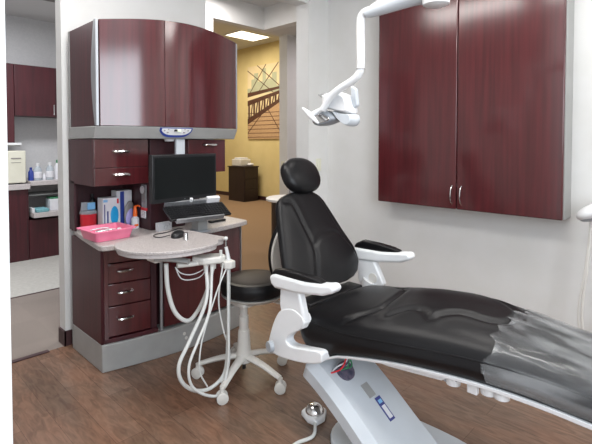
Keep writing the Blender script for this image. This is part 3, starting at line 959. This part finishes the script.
# recess with wire bundle near the top
ws = random.Random(5)
for k in range(9):
    a = ws.uniform(-.03, .03)
    B().tube([(1.70 + a, 1.40, .365), (1.72 + a + ws.uniform(-.02, .02), 1.35 + ws.uniform(-.02, .02), .385 + ws.uniform(0, .02)), (1.745 + a, 1.34, .43), (1.77 + a, 1.34, .49)], .004, 6, 4).o('wire', ['navy', 'green', 'card', 'wires', 'red'][k % 5], pc)


def on_arm(u0, u1, y0, y1, mat, name, lift=.003):
    # decal plate lying on the upper face of the lift arm
    sl = (.275 - .155) / (1.25 - 1.10)
    def zf(y):
        for a_, b_ in zip(axp, axp[1:]):
            if b_.y <= y <= a_.y:
                return b_.z + (a_.z - b_.z) * (y - b_.y) / max(1e-6, a_.y - b_.y)
        return axp[0].z
    ys = [y0 + (y1 - y0) * k / 6 for k in range(7)]
    r = [[(u0, y, zf(y) + lift), (u1, y, zf(y) + lift), (u1, y, zf(y) - .004), (u0, y, zf(y) - .004)] for y in ys]
    return B().loft(r).o(name, mat, la)


# round opening at the top of the lift arm where the wires enter
B().cyl((1.745, 1.37, .355), (1.745, 1.35, .375), .046, .046, 26).o('wire_opening', 'wires', pc)
on_arm(1.775, 1.825, 1.235, 1.29, 'greypl', 'rating_label')
on_arm(1.80, 1.84, 1.135, 1.225, 'navy', 'badge')
on_arm(1.807, 1.833, 1.142, 1.19, 'card', 'badge', .0045)
on_arm(1.807, 1.833, 1.20, 1.213, 'skyblue', 'badge', .0045)
# serial label at the arm's left top
B().box(1.625, 1.665, 1.50, 1.505, .405, .44).o('serial_label', 'card', pc)
# floor plate
fp = []
for k in range(40):
    a = 2 * PI * k / 40
    fp.append((1.86 + .27 * math.copysign(abs(math.cos(a)) ** .8, math.cos(a)), 1.05 + .42 * math.copysign(abs(math.sin(a)) ** .8, math.sin(a))))
B().prism(fp, 'z', 0.001, .035).o('base_plate', 'bluegrey', pc, .012)
B().box(1.72, 1.9, .92, 1.12, .035, .06).o('pivot_housing', 'bluegrey_dark', pc, .02)
# pump housing / rear link joins lift arm and seat frame
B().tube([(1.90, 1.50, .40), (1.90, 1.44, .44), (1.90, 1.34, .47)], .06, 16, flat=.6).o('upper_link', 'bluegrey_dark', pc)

# backrest
OUT = [(.69, .13), (.70, .20), (.72, .255), (.76, .295), (.80, .308), (.86, .298), (.92, .277), (1.02, .242), (1.08, .220), (1.13, .200), (1.16, .180), (1.185, .135), (1.192, .10)]


def bw(z):
    if z <= OUT[0][0]:
        return OUT[0][1]
    for a, b_ in zip(OUT, OUT[1:]):
        if a[0] <= z <= b_[0]:
            return a[1] + (b_[1] - a[1]) * (z - a[0]) / (b_[0] - a[0])
    return OUT[-1][1]


BG = [smooth_pts([(x, z, 0) for x, z in L], 5) for L in (
    [(-.15, 1.15), (-.10, 1.13), (-.082, 1.034), (-.066, .903), (-.10, .80), (-.13, .73)],
    [(.165, 1.15), (.19, 1.087), (.215, .99), (.235, .90)],
    [(-.068, .893), (-.02, .925), (.04, .945), (.13, .95), (.20, .915), (.25, .86), (.285, .80)])]
T29 = .549
NB = Vector((0, -1, T29)).normalized()
BX = 1.952


def back_ring(z, NT=48):
    w = bw(z)
    ctr = Vector((BX, 1.845 - (1.117 - z) * T29, z))
    fr, bk = [], []
    for k in range(NT + 1):
        s = k / NT * 2 - 1
        x = s * w
        edge = max(0, 1 - abs(s) ** 6)
        d = -.010 + .022 * edge ** .5 + .015 * math.cos(s * PI / 2)
        pp = Vector((x, z, 0))
        d += groove(pp, BG, .009, .009)
        lx, lz = (x - .10) / .19, (z - .83) / .12
        d += .022 * math.exp(-(lx * lx + lz * lz) ** 2)
        fr.append(ctr + Vector((x, 0, 0)) + NB * d)
    for k in range(7):
        s = 1 - 2 * k / 6
        bk.append(ctr + Vector((s * w * .97, 0, 0)) - NB * (.035 + .035 * (1 - s * s)))
    return fr + bk


zl = [.69, .693, .70, .71] + [.72 + i * .01 for i in range(45)] + [1.172, 1.178, 1.184, 1.188, 1.192]
B().loft([back_ring(z) for z in zl]).o('backrest', 'leather', pc, angle=70)
# rear shell and link to seat
B().tube([(1.93, 1.70, .74), (1.93, 1.60, .60), (1.93, 1.48, .50), (1.93, 1.36, .46)], .05, 14, flat=.5).o('backrest_link', 'bluegrey_dark', pc)
B().box(1.70, 2.16, 1.555, 1.66, .53, .66).o('hinge_cover', 'leather', pc, .012)
B().box(1.70, 1.735, 1.545, 1.56, .60, .64).o('serial_label', 'card', pc)
# headrest
hr = B().ball((1.99, 1.90, 1.294), (.150, .06, .117), Matrix.Rotation(math.atan(-T29) * -1 * -1, 3, 'X'), pw=.85).o('headrest', 'leather', pc)
B().tube([(1.95, 1.93, 1.25), (1.94, 1.93, 1.17), (1.93, 1.88, 1.05)], .02, 10, flat=.5).o('headrest_bar', 'silver', pc)


# armrests
def armrest(x0, x1, prof, padprof):
    a = B().prism(prof, 'x', x0, x1).o('armrest', 'white', pc, .014)
    B().prism(padprof, 'x', x0 + .012, x1 - .012).o('arm_pad', 'leather', a, .012)


armrest(1.54, 1.61, [(1.70, .815), (1.69, .775), (1.66, .757), (1.50, .767), (1.34, .793), (1.285, .817), (1.268, .838), (1.29, .858), (1.33, .848), (1.45, .832), (1.66, .83)],
        [(1.70, .822), (1.67, .85), (1.60, .862), (1.45, .86), (1.38, .857), (1.35, .845), (1.50, .825), (1.68, .822)])
armrest(2.28, 2.355, [(1.74, .815), (1.73, .775), (1.70, .757), (1.54, .77), (1.38, .797), (1.33, .817), (1.315, .84), (1.335, .862), (1.40, .852), (1.52, .836), (1.70, .832)],
        [(1.73, .83), (1.71, .86), (1.66, .885), (1.55, .882), (1.45, .872), (1.395, .858), (1.42, .842), (1.55, .832), (1.70, .83)])
brp = [(1.632, .78), (1.505, .79), (1.459, .643), (1.465, .615), (1.505, .565), (1.548, .515), (1.535, .495), (1.40, .527), (1.363, .519), (1.363, .471), (1.44, .43), (1.68, .402), (1.722, .43), (1.70, .51), (1.665, .585), (1.625, .626), (1.635, .682)]
B().prism([(1.632, .78), (1.505, .79), (1.462, .643), (1.47, .60), (1.52, .575), (1.62, .61), (1.64, .682)], 'x', 1.555, 1.60).o('arm_upright', 'white', pc, .012)
ep = [(p.x, p.y) for p in smooth_pts([(1.475, .66, 0), (1.462, .625, 0), (1.50, .585, 0), (1.565, .54, 0), (1.585, .505, 0), (1.55, .490, 0), (1.46, .507, 0), (1.363, .524, 0), (1.35, .50, 0), (1.363, .470, 0), (1.46, .436, 0), (1.60, .413, 0), (1.69, .413, 0), (1.718, .445, 0), (1.70, .52, 0), (1.665, .60, 0), (1.62, .655, 0), (1.54, .68, 0), (1.475, .66, 0)], 4)][:-1]
B().prism(ep, 'x', 1.552, 1.612).o('arm_elbow', 'white', pc, .018)
B().cyl((1.52, 1.655, .47), (1.50, 1.66, .47), .03, .026).o('pivot_cap', 'bluegrey_dark', pc)
B().prism([(1.70, .775), (1.58, .79), (1.50, .64), (1.53, .60), (1.64, .58), (1.69, .62)], 'x', 2.29, 2.335).o('arm_upright', 'white', pc, .012)
B().cyl((2.285, 1.575, .665), (2.29, 1.575, .665), .03, .03).o('pivot_cap', 'offwhite', pc)
B().tube([(2.31, 1.60, .64), (2.30, 1.62, .56), (2.26, 1.56, .49), (2.18, 1.44, .46), (2.10, 1.38, .45)], lambda t: .055 - .02 * t, 16, flat=.9).o('arm_elbow', 'white', pc)

# clear protective wrap over the leg rest
NT = 44
pr = random.Random(9)
verts = []
rings = []
for i in range(41):
    y0 = .64 - .52 * i / 40
    ring = []
    t_, sf, sn = seat_ring(y0, NT, .005, True)
    row = [sn[1], sn[2], sn[3], sn[4]] + t_ + sf[:4]
    rings.append([v + Vector((0, (.035 * math.sin(j * .7) * math.sin(j * .23) if i == 0 else 0), .0014 * math.sin(j * .9 + i * .25) + .001 * math.sin(j * 1.7 - i * .4))) for j, v in enumerate(row)])
wr = B()
wr.loft(rings, cap=False, closed=False)
wo = wr.o('plastic_cover', 'wrap', angle=80)
tag(wo, 'wrinkled clear plastic sheet wrapped over the foot end of the black chair', 'plastic cover')
sm_ = wo.modifiers.new('solid', 'SOLIDIFY')
sm_.thickness = .0008
# ================================================================== FOOT CONTROL
fc = thing('foot_control', (1.80, 1.62, 0), 'small white foot pedal with chrome dome on the floor by the chair', 'pedal')
B().prism([(1.725, 1.60), (1.735, 1.545), (1.80, 1.54), (1.86, 1.58), (1.865, 1.64), (1.82, 1.68), (1.75, 1.67)], 'z', .001, .035).o('base', 'white', fc, .01)
B().lathe((1.795, 1.61, .035), [(.052, .0), (.050, .012), (.036, .032), (.015, .042)], 28).o('dome', 'chrome', fc)
B().tube([(1.745, 1.56, .018), (1.66, 1.50, .012), (1.56, 1.52, .012), (1.45, 1.50, .012), (1.36, 1.42, .012), (1.30, 1.30, .012)], .009, 10).o('cable', 'hose', fc)

# ================================================================== OPERATING LIGHT
ol = thing('dental_light', (1.93, 1.0, 2.1), 'white dental operating light hanging on a jointed arm above the chair', 'lamp')
B().tube([(1.91, 1.36, 2.155), (1.91, 1.30, 2.160), (1.91, 1.20, 2.170), (1.91, 1.08, 2.180), (1.91, 1.0, 2.175)], lambda t: .026 + .028 * t, 18, flat=.9).o('arm', 'bluegrey', ol)
B().tube([(1.91, 1.33, 2.180), (1.91, 1.20, 2.205), (1.91, 1.02, 2.22)], lambda t: .014 + .026 * t, 14).o('arm_cover', 'white', ol)
B().lathe((1.91, .98, 2.11), [(.03, 0), (.058, .01), (.062, .04), (.062, .10), (.05, .12)], 24).o('elbow_joint', 'white', ol)
B().cyl((1.93, .99, 2.21), (1.93, .99, 2.45), .03, .03).o('pole', 'white', ol)
B().tube([(1.93, .99, 2.45), (1.93, .9, 2.55), (1.93, .5, 2.75), (1.93, .3, 2.85)], .035, 14).o('upper_arm', 'white', ol)
B().cyl((1.93, .3, 2.8), (1.93, .3, 3.2), .04, .04).o('ceiling_post', 'white', ol)
B().tube([(1.91, 1.32, 2.162), (1.91, 1.365, 2.165), (1.91, 1.392, 2.145), (1.91, 1.398, 2.10), (1.91, 1.397, 2.006), (1.91, 1.396, 1.895), (1.91, 1.405, 1.86), (1.91, 1.435, 1.83), (1.91, 1.551, 1.778), (1.91, 1.61, 1.735), (1.91, 1.655, 1.680)],
         lambda t: .022 - .002 * t, 14).o('down_tube', 'white', ol)
B().cyl((1.91, 1.3965, 1.875), (1.91, 1.3965, 1.880), .0235, .0235).o('tube_joint', 'greypl', ol)


def shell(pts, x0, x1, name, mat, bulge=.75):
    # a rounded body whose side outline is pts (y, z), narrowing towards both sides
    P_ = [(p.x, p.y) for p in smooth_pts([(a, b_, 0) for a, b_ in pts + [pts[0]]], 5)][:-1]
    cy = sum(p[0] for p in P_) / len(P_)
    cz = sum(p[1] for p in P_) / len(P_)
    rr = []
    for k in range(11):
        t = k / 10
        x = x0 + (x1 - x0) * t
        sc = bulge + (1 - bulge) * math.sin(PI * t) ** .5
        rr.append([(x, cy + (a - cy) * sc, cz + (b_ - cz) * sc) for a, b_ in P_])
    return B().loft(rr).o(name, mat, ol, .004)


shell([(1.707, 1.770), (1.650, 1.782), (1.584, 1.778), (1.522, 1.752), (1.498, 1.70), (1.490, 1.655), (1.555, 1.662), (1.631, 1.680), (1.693, 1.70)], 1.935, 2.035, 'lamp_head', 'white')
shell([(1.626, 1.676), (1.555, 1.658), (1.490, 1.650), (1.479, 1.612), (1.508, 1.585), (1.555, 1.605), (1.603, 1.645)], 1.94, 2.035, 'rear_lobe', 'bluegrey', .8)
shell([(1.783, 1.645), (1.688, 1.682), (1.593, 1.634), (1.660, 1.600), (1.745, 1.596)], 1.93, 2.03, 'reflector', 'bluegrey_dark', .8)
shell([(1.754, 1.638), (1.688, 1.660), (1.622, 1.630), (1.669, 1.610), (1.736, 1.606)], 1.925, 1.94, 'reflector_inner', 'chrome', .9)
B().prism([(1.759, 1.778), (1.707, 1.785), (1.678, 1.765), (1.726, 1.755)], 'x', 1.98, 2.0).o('side_wing', 'greypl', ol, .004)
B().prism([(1.517, 1.81), (1.484, 1.79), (1.474, 1.70), (1.498, 1.68), (1.512, 1.74)], 'x', 1.98, 2.01).o('side_wing', 'bluegrey', ol, .006)
B().tube([(1.885, 1.788, 1.695), (1.88, 1.745, 1.668), (1.88, 1.70, 1.632), (1.885, 1.665, 1.604)], lambda t: .006 + .010 * math.sin(PI * t), 12, flat=1).o('grip', 'white', ol)
B().tube([(1.91, 1.655, 1.685), (1.905, 1.69, 1.672), (1.89, 1.72, 1.655)], .014, 10).o('grip_arm', 'white', ol)

# ================================================================== WALL CABINET
wc = thing('wall_cabinet', (3.3, 1.46, .995), 'tall cherry two-door wall cabinet with curved steel handles on the right wall', 'cabinet')
box(3.235, XR, .772, 2.165, 1.0, 2.70).o('carcass', 'greypl', wc, .003)
YS = 1.475
for a, b_, hy in ((.775, YS - .002, YS - .04), (YS + .002, 2.163, YS + .032)):
    d = box(3.21, 3.235, a, b_, 1.0, 2.70).o('door', 'cherry', wc, .008)
    B().tube([(3.212, hy, 1.035), (3.19, hy, 1.06), (3.182, hy, 1.105), (3.19, hy, 1.15), (3.212, hy, 1.175)], .0045, 8).o('handle', 'chrome', d)
g = thing('light_switch', (XR, 3.0, 1.25), 'ivory light switch plate on the wall beside the reception opening', 'switch')
g.location = (3.26, 2.875, 1.2)
box(3.225, 3.295, 2.873, 2.88, 1.22, 1.34).o('plate', 'cream', g, .002)
box(3.245, 3.275, 2.869, 2.873, 1.245, 1.315).o('rocker', 'cream', g, .002)

# white instrument unit at the right wall, its hoses hanging
xr = thing('suction_unit', (3.2, .60, 1.05), 'white rounded suction unit on the right wall with hanging hoses', 'suction unit')
B().ball((3.16, .585, 1.085), (.10, .11, .05), Matrix.Rotation(math.radians(-24), 3, 'X')).o('housing', 'white', xr)
B().ball((3.15, .590, 1.060), (.075, .082, .025), Matrix.Rotation(math.radians(-24), 3, 'X')).o('underside', 'bluegrey_dark', xr)
B().box(3.2, XR, .50, .60, 1.05, 1.12).o('wall_bracket', 'white', xr, .01)
for dy, r in ((0, .008), (.018, .006)):
    B().tube([(3.15, .605 + dy * .3, 1.05), (3.15, .612 + dy * .3, .90), (3.15, .628 + dy * .5, .70), (3.15, .645 + dy, .50), (3.16, .64 + dy, .35), (3.2, .60 + dy, .30), (3.25, .5 + dy, .4), (3.3, .45, .7), (3.32, .5, 1.06)], r, 8, 8).o('hose', 'offwhite', xr)

# ================================================================== CLEAN ROOM (through the left doorway)
cb = thing('base_cabinet', (1.2, 6.7, 0), 'dark cherry base cabinet seen low through the left doorway', 'cabinet')
box(.3, 1.70, 6.4, 6.99, 0.0, .905).o('body', 'cherry_dark', cb, .004)
cb2 = thing('base_cabinet', (2.15, 6.7, 0), 'low cherry base cabinet under the pull-out shelf through the doorway', 'cabinet')
box(1.705, 2.6, 6.4, 6.99, 0.0, .50).o('body', 'cherry_dark', cb2, .004)
for xx in (.75, 1.2, 1.68):
    box(xx, xx + .004, 6.397, 6.4, .02, .88).o('door_gap', 'black', cb)
tag(box(.3, 1.715, 6.36, 6.995, .905, .97).o('countertop', 'lamedge', bevel=.004), 'pale countertop under the cream steriliser through the doorway', 'countertop')
tag(B().box(1.72, 2.6, 6.36, 6.995, .945, 1.0).box(1.72, 2.6, 6.94, 6.995, .505, .945).o('countertop', 'lamedge', bevel=.004), 'raised pale countertop holding the bottles in the clean room', 'countertop')
sh = thing('pull_out_shelf', (2.1, 6.6, .54), 'pale pull-out shelf under the bottle counter', 'shelf')
box(1.73, 2.6, 6.30, 6.90, .54, .60).o('board', 'lamedge', sh, .004)
box(1.73, 1.76, 6.36, 6.90, .60, .66).o('side_lip', 'white', sh, .004)
box(1.73, 2.6, 6.5, 6.90, .80, .82).o('upper_board', 'greypl', sh, .003)
tag(box(1.77, 1.92, 6.33, 6.55, .601, .645).o('folded_towel', 'teal', bevel=.01), 'folded teal towel on the pull-out shelf', 'towel')
g = thing('storage_box', (2.08, 6.5, .60), 'white open box with green top at right on the pull-out shelf', 'box')
box(1.95, 2.25, 6.40, 6.6, .601, .75).o('carton', 'card', g, .006)
box(1.96, 2.24, 6.41, 6.59, .751, .77).o('contents', 'green', g, .006)
uc = thing('wall_cabinet', (1.6, 6.8, 1.83), 'dark cherry upper cabinets on the clean room wall through doorway', 'cabinet')
box(1.62, 2.6, 6.62, 7.0, 1.84, 2.50).o('body', 'cherry_dark', uc, .004)
box(2.10, 2.104, 6.617, 6.62, 1.82, 2.49).o('door_gap', 'black', uc)
B().cyl((2.08, 6.60, 1.86), (2.08, 6.60, 2.0), .006).o('handle', 'chrome', uc)
box(.3, 1.615, 6.62, 7.0, 1.49, 2.50).o('body', 'cherry_dark', uc, .004)
box(.3, 1.66, 6.50, 6.62, 1.46, 1.49).o('shelf', 'white', uc, .003)
box(.3, 1.66, 6.55, 6.62, 1.445, 1.46).o('under_light', 'greypl', uc, .003)
au = thing('steriliser', (1.45, 6.6, .945), 'cream boxy steriliser on the counter under the cabinets', 'steriliser')
box(1.2, 1.685, 6.42, 6.9, .985, 1.39).o('casing', 'cream', au, .012)
box(1.24, 1.62, 6.43, 6.88, .970, .990).o('foot_plinth', 'black', au)
box(1.52, 1.63, 6.414, 6.42, 1.29, 1.302).o('front_slot', 'taupe', au)
box(1.52, 1.63, 6.416, 6.42, 1.24, 1.246).o('front_slot', 'taupe', au)
cl = random.Random(3)
for (x, r, h, mat, capm, lab, nm) in (
        (1.765, .032, .17, 'blue', 'blue', 'blue squat bottle beside the cream steriliser', 'bottle'),
        (1.845, .05, .22, 'bottleclear', 'white', 'clear bottle with dark base, second from the steriliser', 'bottle'),
        (1.92, .022, .09, 'card', 'card', 'small white jar in the middle of the bottle row', 'jar'),
        (1.99, .045, .23, 'bottleclear', 'white', 'clear labelled bottle right of the small white jar', 'bottle'),
        (2.085, .036, .26, 'card', 'green', 'tall white bottle with a dark green cap', 'bottle'),
        (2.17, .03, .20, 'green', 'green', 'green tub at the right end of the bottle row', 'tub')):
    g = thing(nm, (x, 6.52, 1.0), lab, nm)
    B().lathe((x, 6.52, 1.0), [(r, .001), (r * 1.02, .01), (r, h * .65), (r * .45, h * .82), (r * .4, h * .84)], 18).o('body', mat, g)
    B().lathe((x, 6.52, 1.0), [(r * .45, h * .84), (r * .48, h * .86), (r * .48, h), (r * .2, h * 1.01)], 18).o('cap', capm, g)
    if nm == 'bottle' and mat != 'blue':
        B().lathe((x, 6.52, 1.0), [(r * 1.03, h * .15), (r * 1.04, h * .16), (r * 1.04, h * .5), (r * 1.03, h * .51)], 18).o('paper_label', 'card', g)
vt = thing('ceiling_vent', (1.5, 5.3, 3.17), 'grey ceiling vent in the clean room seen at the top left', 'vent')
B().box(1.55, 1.95, 5.5, 5.9, 3.175, 3.2).o('frame', 'greypl', vt, .004)
vs = B()
for k in range(5):
    vs.box(1.59, 1.91, 5.54 + k * .07, 5.56 + k * .07, 3.16, 3.175)
vs.o('louvres', 'taupe', vt)

# ================================================================== RECEPTION
pt = thing('painting', (7.69, 8.6, 1.56), 'large canvas picture of a wooden footbridge on the yellow wall', 'picture')
PX = 7.665
Y0_, Y1_, Z0_, Z1_ = 7.95, 9.27, 1.58, 3.47
box(PX, 7.70, Y0_, Y1_, Z0_, Z1_).o('canvas', 'sand_print', pt)


def yz(u, v):
    return (Y1_ - u * (Y1_ - Y0_), Z0_ + v * (Z1_ - Z0_))


def pp(pts, mat, name, lift):
    return B().prism([yz(u, v) for u, v in pts], 'x', PX - lift, PX + .001).o(name, mat, pt, smooth=False)


pp([(0, .70), (.12, .70), (.12, .82), (.2, .82), (.2, .9), (.32, .9), (.32, .78), (.45, .78), (.45, .95), (.55, .95), (.55, .80), (.72, .80), (.72, .88), (.85, .88), (.85, .7), (1, .7), (1, .62), (0, .62)], 'haze_print', 'skyline', .002)
pp([(0, .58), (1, .66), (1, .69), (0, .64)], 'brown_print', 'far_rail', .003)
pp([(0, .0), (1, .0), (1, .56), (0, .20)], 'deck_print', 'deck', .002)
pp([(0, .46), (1, .60), (1, .64), (0, .53)], 'brown_print', 'rail_top', .004)
pp([(0, .20), (1, .50), (1, .545), (0, .28)], 'brown_print', 'rail_bottom', .004)
for k in range(7):
    u = .02 + k * .155
    zb_ = .24 + .28 * u
    zt_ = .50 + .12 * u
    pp([(u, zb_), (u + .05, zb_), (u + .05, zt_), (u, zt_)], 'brown_print', 'rail_post', .005)
    pp([(u + .05, zb_), (u + .08, zb_), (u + .15, zt_), (u + .12, zt_)], 'brown_print', 'rail_brace', .005)
for k in range(7):
    v = .02 + .055 * k
    pp([(0, v), (1, v + .0), (1, v + .008), (0, v + .008)], 'brown_print', 'plank_gap', .003)
for a, b_ in (((.0, .95), (.75, .62)), ((.3, 1.0), (1.0, .66)), ((.55, 1.0), (.05, .62)), ((.9, 1.0), (.3, .62)), ((.0, .08), (.6, .44)), ((.6, .4), (1, .05))):
    dx, dy = b_[0] - a[0], b_[1] - a[1]
    n_ = math.hypot(dx, dy)
    ox, oy = -dy / n_ * .007, dx / n_ * .005
    pp([(a[0] - ox, a[1] - oy), (b_[0] - ox, b_[1] - oy), (b_[0] + ox, b_[1] + oy), (a[0] + ox, a[1] + oy)], 'brown_print', 'cable_line', .006)
dc = thing('side_cabinet', (7.4, 9.0, 0), 'dark wood low cabinet against the yellow reception wall', 'cabinet')
box(7.1, 7.56, 8.735, 9.37, 0, .86).o('body', 'darkwood', dc, .004)
box(7.08, 7.58, 8.72, 9.39, .86, .885).o('top', 'darkwood', dc, .004)
for k in range(3):
    box(7.12, 7.54, 8.722, 8.735, .06 + .26 * k, .30 + .26 * k).o('drawer', 'darkwood', dc, .004)
g = thing('printer', (7.35, 9.1, .885), 'white boxy machine on top of the dark reception cabinet', 'machine')
box(7.15, 7.5, 8.95, 9.3, .887, 1.06).o('body', 'offwhite', g, .02)
box(7.2, 7.45, 9.0, 9.25, 1.06, 1.10).o('lid', 'card', g, .01)
tag(B().ball((7.40, 8.84, .925), (.10, .07, .04)).o('crumpled_cloth', 'card'), 'small white crumpled cloth on the front of the dark cabinet', 'cloth')
rt = thing('round_table', (4.12, 4.12, 0), 'white topped round table partly hidden behind the chair headrest', 'table')
B().lathe((4.12, 4.12, 0), [(.30, .74), (.32, .75), (.32, .775), (.30, .785), (.1, .786)], 36).o('tabletop', 'trimwhite', rt)
B().lathe((4.12, 4.12, 0), [(.25, .001), (.25, .74), (.2, .741)], 36).o('drum_base', 'darkwood', rt)
g = thing('wall_outlet', (7.69, 8.0, 1.1), 'small cream switch plate low on the reception partition end', 'outlet')
box(4.552, 4.56, 4.68, 4.75, 1.1, 1.22).o('plate', 'cream', g, .002)
g.location = (4.556, 4.71, 1.1)
for c in g.children:
    c.location = Vector((7.69, 8.0, 1.1)) - Vector((4.556, 4.71, 1.1))
